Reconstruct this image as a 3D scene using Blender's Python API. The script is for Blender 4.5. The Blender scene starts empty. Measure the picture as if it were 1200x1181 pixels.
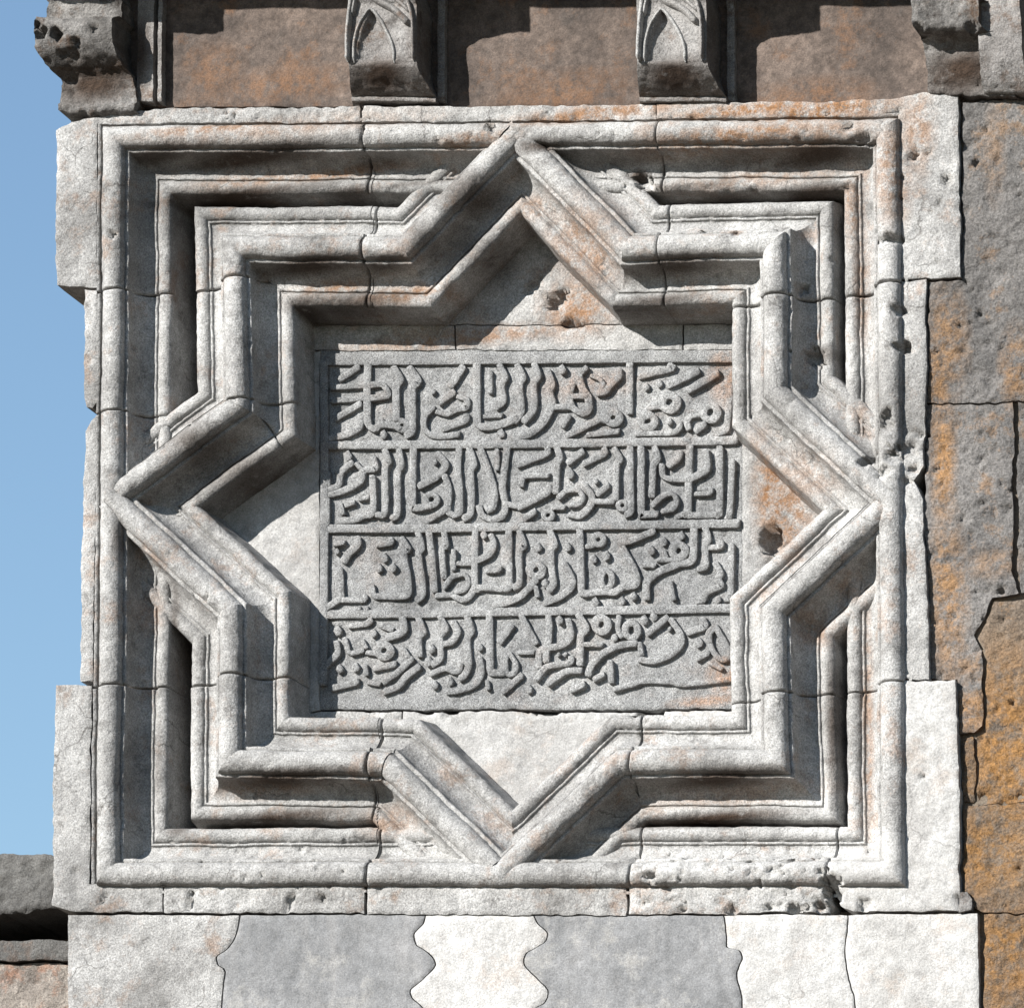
import bpy, math, random
import numpy as np
from mathutils import Vector, Matrix
from mathutils.geometry import delaunay_2d_cdt
random.seed(7); RNG = np.random.RandomState(11)
C = bpy.context.scene.collection
S = bpy.context.scene
# ------------------------------------------------------------------ camera, sky, sun
PX = 0.003                                   # metres of stone per photo pixel
HA, VA, DIST, ZC = math.radians(18), math.radians(16), 22.0, 7.7
tgt = np.array([0., 0., ZC])
CAM = tgt + DIST*np.array([math.sin(HA)*math.cos(VA), -math.cos(HA)*math.cos(VA), -math.sin(VA)])
cd = bpy.data.cameras.new('camera'); cam = bpy.data.objects.new('camera', cd); C.objects.link(cam)
cam.location = CAM; cd.lens = 220; cd.sensor_width = 36; cd.clip_end = 2000; cd.clip_start = .5
cam.rotation_euler = Vector(tgt-CAM).to_track_quat('-Z', 'Y').to_euler()
S.camera = cam
FPX = 1200*220/36
R = np.array(cam.rotation_euler.to_matrix())
KX, KY = .72, .66                            # sun slopes: right / down per unit of depth
sdir = np.array([-KX, -1, KY]); sdir /= np.linalg.norm(sdir)
elev = math.asin(sdir[2]); azim = math.atan2(sdir[0], sdir[1])
w = bpy.data.worlds.new('World'); S.world = w; w.use_nodes = True
nt = w.node_tree; bg = nt.nodes['Background']
sky = nt.nodes.new('ShaderNodeTexSky'); sky.sky_type = 'NISHITA'; sky.sun_disc = False
sky.sun_elevation = elev; sky.sun_rotation = azim; sky.air_density = 1.3; sky.dust_density = 0.; sky.ozone_density = 3.5
nt.links.new(sky.outputs[0], bg.inputs[0]); bg.inputs[1].default_value = .064
sl = bpy.data.lights.new('sun', 'SUN'); sl.energy = 5.0; sl.angle = math.radians(.5); sl.color = (1, .97, .925)
so = bpy.data.objects.new('sun', sl); C.objects.link(so)
so.rotation_euler = Vector(sdir).to_track_quat('Z', 'Y').to_euler()
S.view_settings.view_transform = 'Standard'; S.view_settings.look = 'None'
S.view_settings.exposure = 1.25; S.view_settings.gamma = 1
# ------------------------------------------------------------------ projection helpers
def U(px, py, d=0.):
    """photo pixel on the plane d pixels behind the wall face -> wall coordinates (u, w) in pixels"""
    r = R @ np.array([(px-600)/FPX, -(py-590.5)/FPX, -1.])
    t = (d*PX - CAM[1])/r[1]
    p = CAM + t*r
    return np.array([p[0]/PX, (p[2]-ZC)/PX])
def toW(P):                                   # (u, w, d) -> world
    P = np.asarray(P, float); return np.stack([P[:, 0]*PX, P[:, 2]*PX, P[:, 1]*PX+ZC], 1)
# ------------------------------------------------------------------ value noise
TAB = RNG.rand(64, 64, 64)
def vn(P, s, o=0):
    Q = np.asarray(P)/s + 17.3*o + 1000
    i = np.floor(Q).astype(int); f = Q-i; f = f*f*(3-2*f); i &= 63; j = (i+1) & 63
    def g(a, b, c): return TAB[a, b, c]
    x0, y0, z0 = i.T; x1, y1, z1 = j.T; fx, fy, fz = f.T
    a = g(x0, y0, z0)*(1-fx)+g(x1, y0, z0)*fx; b = g(x0, y1, z0)*(1-fx)+g(x1, y1, z0)*fx
    c = g(x0, y0, z1)*(1-fx)+g(x1, y0, z1)*fx; e = g(x0, y1, z1)*(1-fx)+g(x1, y1, z1)*fx
    return ((a*(1-fy)+b*fy)*(1-fz)+(c*(1-fy)+e*fy)*fz)*2-1
PITS = []
def pit(px, py, rx, ry, dep, d0=0, ang=0):
    c = U(px, py, d0); PITS.append((c[0], c[1], rx, ry, dep, math.radians(ang)))
for a in [(131,277,5,5,9),(573,148,8,6,12),(1045,278,13,5,14),(1053,403,10,7,16),(1037,491,8,10,14),(1050,362,9,6,10),
          (905,262,0,0,0),(1068,178,8,5,9,0,40),(1086,175,4,4,6),(1053,204,4,3,6),(1106,209,6,6,8),(1052,228,3,3,5),(1097,233,3,3,4),
          (1015,535,12,5,14,0,45),(1045,535,9,9,7),(1062,522,8,8,7),(1075,505,6,5,7),(1035,552,7,5,8),(1066,545,6,6,7),(1060,560,5,5,6),
          (1010,160,8,5,8),(995,148,6,5,8),(948,412,12,9,16,20,30),(935,332,9,5,10,20,45),(912,262,6,5,8),(972,300,4,4,6,30),
          (745,203,14,7,16,10,-35),(826,267,5,5,6),(860,270,5,4,5),(905,633,14,17,24,100),(903,660,6,7,10,100),
          (1078,906,3,3,5),(1108,960,5,2,4,0,50),(372,1050,7,4,10,0,-60),(335,1055,5,14,9,0,-20),(218,1055,4,11,9,0,-10),(97,1048,0,0,0),
          (83,1016,4,3,3),(115,1052,9,3,6,0,40),(972,1045,9,22,20),(958,1060,9,7,12),(1010,1056,8,8,8),(927,1064,9,6,12),(852,1064,8,6,10),
          (1120,1052,6,8,8),(795,1062,5,5,9),(760,1025,8,6,6),(735,1000,5,6,8),(1018,998,6,3,5,45),(905,1022,10,6,5),
          (650,352,13,11,16,98,40),(622,335,16,5,10,98,40),(668,378,14,5,12,98,-10),(765,838,14,9,20,98),(528,832,6,5,12,98),(500,834,8,4,10,98),(640,834,22,4,14,98),(425,420,6,3,3,98),(770,835,0,0,0),(240,700,3,3,4),(150,655,5,3,4),(375,600,0,0,0)]:
    if a[2]: pit(*a)
r_ = random.Random(3)
for k in range(90): pit(r_.uniform(742, 968), r_.uniform(984, 1066), r_.uniform(1.5, 5), r_.uniform(1.5, 3.5), r_.uniform(2, 6))
for k in range(60): pit(r_.uniform(400, 1050), r_.choice([r_.uniform(122, 142), r_.uniform(150, 166), r_.uniform(204, 212)]), r_.uniform(2, 6), r_.uniform(1.5, 3), r_.uniform(2, 5))
for k in range(50): pit(r_.uniform(195, 430), r_.choice([r_.uniform(125, 140), r_.uniform(983, 1064)]), r_.uniform(1.5, 5), r_.uniform(1.5, 3), r_.uniform(2, 5))
for k in range(26): pit(r_.uniform(1032, 1080), r_.uniform(495, 570), r_.uniform(1.5, 4.5), r_.uniform(1.5, 4.5), r_.uniform(1.5, 4.5))
for k in range(230): pit(r_.uniform(100, 1110), r_.uniform(130, 1060), r_.uniform(1.5, 4.5), r_.uniform(1.2, 3), r_.uniform(1.2, 3.6), 0, r_.uniform(0, 180))
def disp(P, a=1., pits=True, rough=1.):
    P = np.array(P, float); Q = P.copy()
    P[:, 0] += a*(1.1*vn(Q, 47, 1)+.6*vn(Q, 11, 2)+.42*vn(Q, 5, 12)); P[:, 1] += a*(1.1*vn(Q, 47, 3)+.6*vn(Q, 11, 4)+.42*vn(Q, 5, 13))
    P[:, 2] += a*rough*(1.2*vn(Q, 60, 5)+.6*vn(Q, 14, 6)+.45*vn(Q, 5, 7))
    n = vn(Q, 20, 8); P[:, 2] += a*3.4*np.clip(n-.42, 0, 1)*(1+vn(Q, 6, 9))*rough
    if pits:
        j = 1+.45*vn(Q, 5, 10)+.3*vn(Q, 2.5, 14)
        for (x, y, rx, ry, dep, an) in PITS:
            dx, dy = Q[:, 0]-x, Q[:, 1]-y
            m = (abs(dx) < 30) & (abs(dy) < 30)
            if not m.any(): continue
            dx, dy = dx[m], dy[m]; c, s = math.cos(-an), math.sin(-an)
            r = np.hypot((dx*c-dy*s)/rx, (dx*s+dy*c)/ry)*j[m]
            P[m, 2] += dep*np.clip((1.1-r)/.35, 0, 1)
    return P
# ------------------------------------------------------------------ materials
def mat(name, c1, c2, stain=(.30, .17, .08), sa=.25, dark=.3, grain=.35, bump=.35, blobs=(), scale=1., rough=.85, gs=170., dcol=(.09, .085, .08), streak=0., crust_shade=(), cracks=0., mott=.22, vary=.14):
    m = bpy.data.materials.new(name); m.use_nodes = True; t = m.node_tree; N, L = t.nodes, t.links
    b = N['Principled BSDF']; b.inputs['Roughness'].default_value = rough
    if 'Specular IOR Level' in b.inputs: b.inputs['Specular IOR Level'].default_value = .25
    geo = N.new('ShaderNodeNewGeometry'); pos = geo.outputs['Position']
    def noise(s, det=5, r=.6, off=0, vec=None):
        n = N.new('ShaderNodeTexNoise'); n.inputs['Scale'].default_value = s*scale; n.inputs['Detail'].default_value = det; n.inputs['Roughness'].default_value = r
        v = N.new('ShaderNodeVectorMath'); v.operation = 'ADD'; v.inputs[1].default_value = (off*3.1, off*1.7, off*2.3)
        L.new(vec or pos, v.inputs[0]); L.new(v.outputs[0], n.inputs['Vector']); return n.outputs['Fac']
    def ramp(s, a, b_, lo=0., hi=1.):
        n = N.new('ShaderNodeMapRange'); n.inputs[1].default_value = a; n.inputs[2].default_value = b_; n.inputs[3].default_value = lo; n.inputs[4].default_value = hi
        L.new(s, n.inputs[0]); return n.outputs[0]
    def mix(f, a, b_, mode='MIX'):
        n = N.new('ShaderNodeMix'); n.data_type = 'RGBA'; n.blend_type = mode
        if hasattr(f, 'links') or hasattr(f, 'is_linked'): L.new(f, n.inputs[0])
        else: n.inputs[0].default_value = f
        for i, x in ((6, a), (7, b_)):
            if isinstance(x, tuple): n.inputs[i].default_value = (*x, 1)
            else: L.new(x, n.inputs[i])
        return n.outputs[2]
    def mth(op, a, b_):
        n = N.new('ShaderNodeMath'); n.operation = op
        for i, x in ((0, a), (1, b_)):
            if isinstance(x, (int, float)): n.inputs[i].default_value = x
            else: L.new(x, n.inputs[i])
        return n.outputs[0]
    col = mix(ramp(noise(3.2, 6, .62), .35, .68), c1, c2)
    # mid-scale mottling, veins and slow tonal drift
    col = mix(1., col, mix(ramp(noise(24, 6, .7, 15), .36, .64), (1-mott,)*3, (1+.35*mott,)*3), 'MULTIPLY')
    v = N.new('ShaderNodeMapping'); v.inputs['Scale'].default_value = (5, 1, .8); v.inputs['Rotation'].default_value = (0, .35, 0); L.new(pos, v.inputs['Vector'])
    if streak: col = mix(ramp(noise(2.4, 5, .65, 4, v.outputs[0]), .5, .72, 0, streak), col, (.30, .29, .28))
    # black crust in patches
    col = mix(ramp(noise(9, 8, .7, 1), .56, .70, 0, dark), col, dcol)
    # rusty patina
    sf = ramp(noise(6, 9, .75, 2), .54, .64, 0, sa)
    for BL, which in ((blobs, 0), (crust_shade, 1)):
        if not BL: continue
        acc = None
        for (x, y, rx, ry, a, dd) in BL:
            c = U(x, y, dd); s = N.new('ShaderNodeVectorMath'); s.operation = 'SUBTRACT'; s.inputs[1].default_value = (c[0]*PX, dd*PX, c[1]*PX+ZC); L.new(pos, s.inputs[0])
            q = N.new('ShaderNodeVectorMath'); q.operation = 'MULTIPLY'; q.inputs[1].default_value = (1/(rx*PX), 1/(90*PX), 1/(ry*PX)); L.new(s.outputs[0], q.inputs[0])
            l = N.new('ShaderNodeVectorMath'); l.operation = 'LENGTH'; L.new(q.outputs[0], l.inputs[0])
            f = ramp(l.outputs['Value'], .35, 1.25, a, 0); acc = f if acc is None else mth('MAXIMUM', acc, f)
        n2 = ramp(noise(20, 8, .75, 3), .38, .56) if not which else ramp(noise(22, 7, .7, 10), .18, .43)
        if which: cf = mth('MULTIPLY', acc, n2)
        else: sf = mth('MAXIMUM', sf, mth('MULTIPLY', acc, n2))
    col = mix(sf, col, stain)
    if crust_shade: col = mix(cf, col, (.036, .022, .014))  # dark brown for soot crust and for shade painted into the hollows
    if cracks:
        vd = N.new('ShaderNodeVectorMath'); vd.operation = 'ADD'; nn_ = N.new('ShaderNodeTexNoise'); nn_.inputs['Scale'].default_value = 6; nn_.inputs['Detail'].default_value = 6; L.new(pos, nn_.inputs['Vector'])
        sc_ = N.new('ShaderNodeVectorMath'); sc_.operation = 'SCALE'; sc_.inputs['Scale'].default_value = .22; L.new(nn_.outputs['Color'], sc_.inputs[0]); L.new(pos, vd.inputs[0]); L.new(sc_.outputs[0], vd.inputs[1])
        vo_ = N.new('ShaderNodeTexVoronoi'); vo_.feature = 'DISTANCE_TO_EDGE'; vo_.inputs['Scale'].default_value = 3.4; L.new(vd.outputs[0], vo_.inputs['Vector'])
        ln = mth('MULTIPLY', ramp(vo_.outputs['Distance'], .004, .012, 1, 0), ramp(noise(5, 3, .5, 13), .54, .62))
        col = mix(mth('MULTIPLY', ln, cracks), col, dcol)
    # small dark pores and grain
    col = mix(ramp(noise(42, 4, .7, 5), .64, .72, 0, .6*dark+.15), col, dcol)
    g = noise(gs, 3, .8, 6)
    col = mix(1., col, mix(ramp(g, .33, .67), (1-grain,)*3, (1+grain*.75,)*3), 'MULTIPLY')
    if vary:
        oi = N.new('ShaderNodeObjectInfo'); q = ramp(oi.outputs['Random'], 0, 1, 1-vary, 1+vary*.6)
        sc = N.new('ShaderNodeVectorMath'); sc.operation = 'SCALE'; L.new(col, sc.inputs[0]); L.new(q, sc.inputs['Scale']); col = sc.outputs[0]
    L.new(col, b.inputs['Base Color'])
    h = mth('ADD', mth('MULTIPLY', noise(60, 6, .7, 7), 1.), mth('MULTIPLY', noise(14, 5, .6, 8), 1.6))
    h = mth('ADD', h, mth('MULTIPLY', g, .35))
    bp = N.new('ShaderNodeBump'); bp.inputs['Strength'].default_value = bump; bp.inputs['Distance'].default_value = .012
    L.new(h, bp.inputs['Height']); L.new(bp.outputs[0], b.inputs['Normal'])
    return m
CRU_SHADE = [(300,186,150,10,.9,35),(200,185,60,10,.7,40),(440,190,40,9,.6,35),(640,180,30,10,.9,35),(715,190,60,8,.5,35),(860,188,90,10,.5,35),(960,183,70,11,.9,35),  # soot crust plus painted shade along the cavetti, slots and undersides
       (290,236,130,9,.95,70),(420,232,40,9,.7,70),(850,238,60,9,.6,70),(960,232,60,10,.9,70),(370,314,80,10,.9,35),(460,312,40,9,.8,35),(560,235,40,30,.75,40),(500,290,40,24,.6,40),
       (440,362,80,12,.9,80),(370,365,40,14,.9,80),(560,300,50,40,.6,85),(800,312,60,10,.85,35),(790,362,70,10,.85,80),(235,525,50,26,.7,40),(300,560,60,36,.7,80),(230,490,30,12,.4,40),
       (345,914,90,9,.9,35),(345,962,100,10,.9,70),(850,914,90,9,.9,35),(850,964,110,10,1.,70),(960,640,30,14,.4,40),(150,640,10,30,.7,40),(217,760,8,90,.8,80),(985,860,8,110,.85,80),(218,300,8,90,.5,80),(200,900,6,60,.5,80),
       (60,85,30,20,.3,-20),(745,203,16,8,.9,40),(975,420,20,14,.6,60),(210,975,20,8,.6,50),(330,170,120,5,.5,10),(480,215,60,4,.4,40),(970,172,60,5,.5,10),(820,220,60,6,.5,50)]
ORG = [(700,132,130,14,.9,10),(960,128,110,22,1.,10),(950,158,100,16,.6,5),(1075,150,22,60,.7,10),(1045,200,26,70,.7,5),(330,150,190,18,.5,5),
       (480,345,70,14,.9,45),(300,210,90,14,.6,40),(390,338,60,12,.8,45),(880,210,130,14,.5,40),(690,290,60,60,.75,50),(675,360,50,40,.9,95),
       (250,152,120,9,.8,5),(560,165,60,10,.8,10),(860,160,140,14,.85,5),(880,128,120,10,1.,13),(1000,240,14,60,.7,50),(905,575,26,70,1.,100),(380,205,120,8,.8,45),(540,395,170,14,.75,98),(920,600,40,60,.9,95),(940,560,60,40,.5,50),(1010,330,10,90,.6,45),(1018,850,8,180,.6,50),(860,930,150,14,.4,40),
       (180,720,20,30,.5,50),(460,965,40,22,.6,55),(300,920,90,12,.5,20),(960,740,30,30,.6,60),(620,240,40,20,.6,30),(1000,690,30,20,.5,50)]
M_marble = mat('marble', (.37, .365, .355), (.19, .185, .178), stain=(.20, .105, .05), sa=.4, dark=.8, grain=.5, bump=.6, blobs=ORG, crust_shade=CRU_SHADE, cracks=.7)
M_white = mat('white_marble', (.40, .395, .385), (.27, .262, .25), sa=.16, dark=.35, grain=.32, bump=.45, streak=.75, cracks=.4)
M_grey = mat('grey_marble', (.205, .205, .207), (.125, .127, .13), stain=(.3, .29, .27), sa=.5, dark=.3, grain=.34, bump=.3, streak=.3)
M_slab = mat('grey_slate', (.27, .27, .266), (.145, .146, .147), stain=(.25, .14, .08), sa=.10, dark=.45, grain=.8, bump=.6, gs=220, vary=0, mott=.3,
             blobs=[(850,790,25,25,.8,98),(830,820,50,8,.7,98),(690,450,80,20,.35,98),(850,440,25,40,.6,98)])
M_rough = mat('rusty_limestone', (.165, .155, .147), (.085, .081, .078), stain=(.22, .125, .058), sa=.55, dark=.35, grain=.5, bump=.8, gs=110,
              blobs=[(1110,400,26,70,.8,20),(1105,540,16,90,1.,20),(1110,700,24,110,.9,20),(1165,180,14,60,.5,20),(1100,440,16,60,.9,20),(1165,660,40,20,.5,20),(1190,430,20,50,.9,20),(1140,830,25,40,.9,20)])
M_ochre = mat('ochre_limestone', (.15, .115, .085), (.085, .072, .062), stain=(.22, .112, .035), sa=.7, dark=.4, grain=.5, bump=.9, gs=110,
              blobs=[(1180,880,60,130,.9,20),(1160,1000,60,60,.9,20),(1180,1120,60,70,.9,20),(1140,830,25,40,.9,20)])
M_back = mat('stained_limestone', (.12, .092, .076), (.052, .041, .035), stain=(.13, .07, .038), mott=.45, sa=.6, dark=.25, grain=.35, bump=.35,
             blobs=[(660,110,90,30,.8,25),(330,100,90,25,.8,25),(950,115,80,25,.8,25),(250,85,40,40,.7,25)])
M_corbel = mat('weathered_marble', (.28, .27, .26), (.15, .14, .133), stain=(.085, .045, .022), sa=.7, dark=.85, grain=.45, bump=.7, dcol=(.035, .03, .026), crust_shade=[(450,92,46,22,1.,-10),(792,92,46,22,1.,-10),(1110,75,46,26,1.,-20),(100,96,50,18,1.,-10),(100,140,40,8,.6,0),(500,60,16,80,.6,0),(840,60,14,80,.5,0),(160,60,14,60,.8,0)])  # dark ellipses paint shade, with some soot, on undersides and side faces
M_black = mat('blackened_shaded_marble', (.24, .23, .22), (.07, .065, .06), stain=(.07, .04, .022), sa=.8, dark=1., grain=.45, bump=.9, dcol=(.025, .02, .017), mott=.4, crust_shade=[(100,92,60,26,1.,-20),(1120,75,60,34,1.,-20),(1175,80,20,60,.4,0)])  # dark ellipses paint shade over the soot below the projecting blocks
M_far = mat('dark_limestone', (.13, .127, .12), (.08, .077, .073), stain=(.16, .10, .07), sa=.4, dark=.5, grain=.5, bump=.8)
M_mottle = mat('mottled_limestone', (.27, .24, .21), (.15, .13, .115), stain=(.25, .12, .07), sa=.6, dark=.6, grain=.5, bump=.9)
M_mortar = mat('mortar', (.15, .12, .09), (.09, .075, .06), sa=.2, dark=.4, grain=.3, bump=.5)
M_ground = mat('dry_earth', (.09, .066, .044), (.07, .052, .038), sa=.1, dark=.2, grain=.2, bump=.3, scale=.2)
# ------------------------------------------------------------------ mesh helpers
def mesh_obj(name, P, F, material, parent=None, smooth=True, world=False):
    me = bpy.data.meshes.new(name)
    P = np.asarray(P, float) if world else toW(P)
    me.from_pydata(P.tolist(), [], [tuple(int(i) for i in f) for f in F])
    me.materials.append(material)
    if smooth is True: me.polygons.foreach_set('use_smooth', [True]*len(me.polygons))
    elif smooth is not False: me.polygons.foreach_set('use_smooth', list(smooth))
    me.validate(); me.update()
    o = bpy.data.objects.new(name, me); C.objects.link(o)
    if parent: o.parent = parent; o.matrix_parent_inverse = Matrix.Translation(-parent.location)
    return o
def thing(name, label, cat, px=600, py=590, d=50, group=None):
    o = bpy.data.objects.new(name, None); C.objects.link(o); c = U(px, py, d)
    o.location = (c[0]*PX, d*PX, c[1]*PX+ZC); o.empty_display_size = .1
    o['label'] = label; o['category'] = cat; o['kind'] = 'thing'
    if group: o['group'] = group
    return o
class Geo:
    def __init__(s): s.P = []; s.F = []; s.S = []; s.n = 0
    def add(s, P, F, smooth=True):
        P = np.asarray(P, float); s.P.append(P); s.F += [tuple(i+s.n for i in f) for f in F]; s.S += [smooth]*len(F); s.n += len(P)
    def build(s, name, m, parent=None): return mesh_obj(name, np.concatenate(s.P), s.F, m, parent, s.S)
def plate(g, poly, d, thick=60, res=4., amp=1., jit=.0, pits=True, rough=1., uv=False, soft=1.3, warp=None):
    """stone with a worked face: outline (photo pixels on its own plane), real thickness, uneven face, worn arrises"""
    pts = [np.array(p, float) if uv else U(p[0], p[1], d) for p in poly]
    area = sum(pts[i][0]*pts[(i+1) % len(pts)][1]-pts[(i+1) % len(pts)][0]*pts[i][1] for i in range(len(pts)))
    if area < 0: pts = pts[::-1]
    B = []
    for i, p in enumerate(pts):
        q = pts[(i+1) % len(pts)]; n = max(1, int(round(np.linalg.norm(q-p)/res)))
        for k in range(n): B.append(p+(q-p)*k/n)
    B = np.array(B); nb = len(B)
    J = np.c_[B, np.full(nb, d)]
    if jit: B = B+jit*np.stack([vn(J, 9, 21), vn(J, 9, 22)], 1)+jit*.8*np.stack([vn(J, 26, 23), vn(J, 26, 24)], 1)
    lo, hi = B.min(0), B.max(0)
    X, Y = np.meshgrid(np.arange(lo[0]+res/2, hi[0], res), np.arange(lo[1]+res/2, hi[1], res)); G = np.stack([X.ravel(), Y.ravel()], 1)
    G += (RNG.rand(*G.shape)-.5)*res*.4
    # inside test and distance from outline
    ins = np.zeros(len(G), bool); dist = np.full(len(G), 1e9)
    for i in range(nb):
        a, b = B[i], B[(i+1) % nb]
        c = ((a[1] > G[:, 1]) != (b[1] > G[:, 1]))
        with np.errstate(divide='ignore', invalid='ignore'):
            ins ^= c & (G[:, 0] < (b[0]-a[0])*(G[:, 1]-a[1])/(b[1]-a[1]+1e-12)+a[0])
        dist = np.minimum(dist, np.hypot(G[:, 0]-a[0], G[:, 1]-a[1]))
    G = G[ins & (dist > res*.55)]
    # inner ring for a worn arris
    nrm = np.roll(B, -1, 0)-np.roll(B, 1, 0); nrm = np.stack([-nrm[:, 1], nrm[:, 0]], 1); nrm /= np.linalg.norm(nrm, axis=1)[:, None]+1e-9
    V = [Vector(p) for p in np.concatenate([B, G])]
    vo, eo, fo, ov, _, _ = delaunay_2d_cdt(V, [], [list(range(nb))], 1, 1e-4)
    v2 = np.array([tuple(v) for v in vo]); isb = np.array([any(i < nb for i in o) for o in ov])
    P = np.c_[v2, np.full(len(v2), float(d))]
    if warp is not None: P[:, 2] += warp(P)
    P = disp(P, amp, pits, rough); P[isb, 2] += soft
    g.add(P, [tuple(f) for f in fo], True)
    idx = {}
    for k, o in enumerate(ov):
        for i in o: idx[i] = k
    ring = [idx[i] for i in range(nb) if i in idx]
    F0 = P[ring]; n = len(ring)
    L1 = F0.copy(); L1[:, 2] += thick*.25; L2 = F0.copy(); L2[:, 2] = d+thick
    L1[:, :2] += .6*np.stack([vn(L1, 7, 31), vn(L1, 7, 32)], 1)
    g.add(np.concatenate([F0, L1, L2]), [(i, i+n, (i+1) % n+n, (i+1) % n) for i in range(n)]+[(i+n, i+2*n, (i+1) % n+2*n, (i+1) % n+n) for i in range(n)], False)
def slab_obj(poly, d, m, parent, name='stone', **k):
    g = Geo(); plate(g, poly, d, **k); return g.build(name, m, parent)
# ------------------------------------------------------------------ the interlaced frame
n_ = lambda v: v/np.linalg.norm(v)
def isec(p, t, q, r):                          # s with p+s*t on line q+k*r
    den = t[0]*r[1]-t[1]*r[0]
    return ((q[0]-p[0])*r[1]-(q[1]-p[1])*r[0])/den
def nr(t): return np.array([t[1], -t[0]])
torus1 = [(-14+14*(1-math.cos(a)), 13-13*math.sin(a)) for a in np.linspace(0, math.pi, 13)]
profA = [(-18.5, 15.2), (-17.8, 14.6), (-15.2, 14.6), (-14.4, 15.6)]+torus1+[(14.4, 15.6), (15.2, 14.6), (17.8, 14.6), (18.5, 15.2)]
cav = [(19.5+21.5*(1-math.cos(a)), 21+27*math.sin(a)) for a in np.linspace(0, math.pi/2, 9)]
tor2 = [(54-9*math.cos(a), 50-9*math.sin(a)) for a in np.linspace(.15, math.pi, 9)]
profB = [(18.5, 15.2), (19.2, 16.3), (19.4, 18.5)]+cav+[(41.6, 46), (42.2, 45.2), (44., 45.2), (44.6, 46.5)]+tor2+[(63.4, 55), (64.2, 64), (65.5, 76), (67.5, 90), (69, 104), (69.5, 150)]
profG = [(-22, 14.), (-18.6, 14.4), (-18.1, 17), (-17.8, 24), (-15, 24), (-14.4, 17), (-14.2, 14)]
neg = lambda pr: [(-e, d) for e, d in pr][::-1]
XJt = [U(423, 150)[0], U(768, 150)[0]]; XJb = [U(428, 1000)[0], U(736, 1000)[0]]; XJc = [U(192, 1020)[0], U(967, 1020)[0]]
YL = [U(130, 337)[1], U(130, 480)[1], U(125, 800)[1]]; YR = [U(1040, 329)[1], U(1040, 797)[1]]
YF = U(600, 1008, 10)[1]
allP, allF = [], []; tot = 0
def strip(A, B, prof, l0, l1, dz=0., step=3.):
    """moulding run along A-B with this profile, cut by the lines l0 and l1; samples fall on the stone joints"""
    global tot
    t = n_(B-A); n = nr(t); Ln = np.linalg.norm(B-A)
    s0 = np.array([isec(A+n*e, t, *l0) for e, d in prof]); s1 = np.array([isec(A+n*e, t, *l1) for e, d in prof])
    lo, hi = s0.min(), s1.max(); s = list(np.arange(lo, hi, step))+[hi]
    js = []
    if abs(t[1]) < .2:
        top = A[1] > 0; 
        for x in (XJt if top else XJb): js.append((x-A[0])/t[0])
        if not top and abs(A[1]-FR[2][1]) < 30: js += [(x-A[0])/t[0] for x in XJc]
    elif abs(t[0]) < .2:
        for y in (YL if A[0] < 0 else YR): js.append((y-A[1])/t[1])
    else:
        if A[0] < -150*1. and min(A[0], B[0]) < FR[0][0]+60: js += [(YL[1]-A[1])/t[1]]
    js = [j for j in js if lo+3 < j < hi-3]
    s = [x for x in s if all(abs(x-j) > 2.6 for j in js)]
    for j in js: s += [j-1.9, j-.9, j, j+.9, j+1.9]
    s = np.array(sorted(s)); m = len(s); k = len(prof)
    P = np.zeros((m, k, 3))
    for i, (e, d) in enumerate(prof):
        ss = np.clip(s, s0[i], s1[i]); q = (A+n*e)[None]+ss[:, None]*t[None]
        P[:, i, :2] = q; P[:, i, 2] = d+dz
        for j in js: P[:, i, 2] += 7.*np.clip(1-np.abs(ss-j)/1.5, 0, 1)
    P = P.reshape(-1, 3); F = []
    for a in range(m-1):
        for b in range(k-1):
            F.append((a*k+b, (a+1)*k+b, (a+1)*k+b+1, a*k+b+1))
    F = np.array(F); X = P[F]; ar = np.linalg.norm(np.cross(X[:, 2]-X[:, 0], X[:, 3]-X[:, 1]), axis=1); F = F[ar > .02]
    X = P[F]; W = np.stack([X[..., 0], X[..., 2], X[..., 1]], -1); nn = np.cross(W[:, 2]-W[:, 0], W[:, 3]-W[:, 1]).sum(0)
    if nn[1] > 0: F = F[:, ::-1]
    allP.append(P); allF.append(F+tot); tot += len(P)
FR = [U(130, 158), U(1038, 150), U(1044, 1021), U(122, 1022)]
TP = [U(600, 156), U(1038, 583), U(584, 1020), U(129, 581)]
for i in range(4):                              # tips lie on the frame roll
    a, b = FR[i], FR[(i+1) % 4]; t = n_(b-a); TP[i] = a+t*np.dot(TP[i]-a, t)
ST = [U(270, 287), U(471, 288), TP[0], U(731, 287), U(905, 282), U(905, 457), TP[1], U(903, 712), U(907, 889), U(723, 889), TP[2], U(449, 892), U(266, 890), U(266, 712), TP[3], U(273, 473)]
K = len(ST); T_ = [n_(ST[(i+1) % K]-ST[i]) for i in range(K)]
def mit(v, ta, tb): return (v, n_(nr(ta)+nr(tb)))
for i in range(K):                              # the star
    A, B = ST[i], ST[(i+1) % K]; t = T_[i]; tp, tn = T_[i-1], T_[(i+1) % K]
    m0, m1 = mit(A, tp, t), mit(B, t, tn)
    into, outof = ((i+1) % K) % 4 == 2, i % 4 == 2
    if into:
        q = (((i+1) % K)-2)//4; tf = n_(FR[(q+1) % 4]-FR[q])
        strip(A, B, profA, m0, mit(B, t, tf)); strip(A, B, profB, m0, m1); strip(A, B, neg(profB), m0, (FR[q], tf))
    elif outof:
        q = (i-2)//4; tf = n_(FR[(q+1) % 4]-FR[q])
        strip(A, B, profA, (A+nr(tp)*11, tp), m1, dz=1.2); strip(A, B, profB, m0, m1); strip(A, B, neg(profB), (FR[q], tf), m1)
    else:
        strip(A, B, profA, m0, m1); strip(A, B, profB, m0, m1); strip(A, B, neg(profB), m0, m1)
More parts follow.
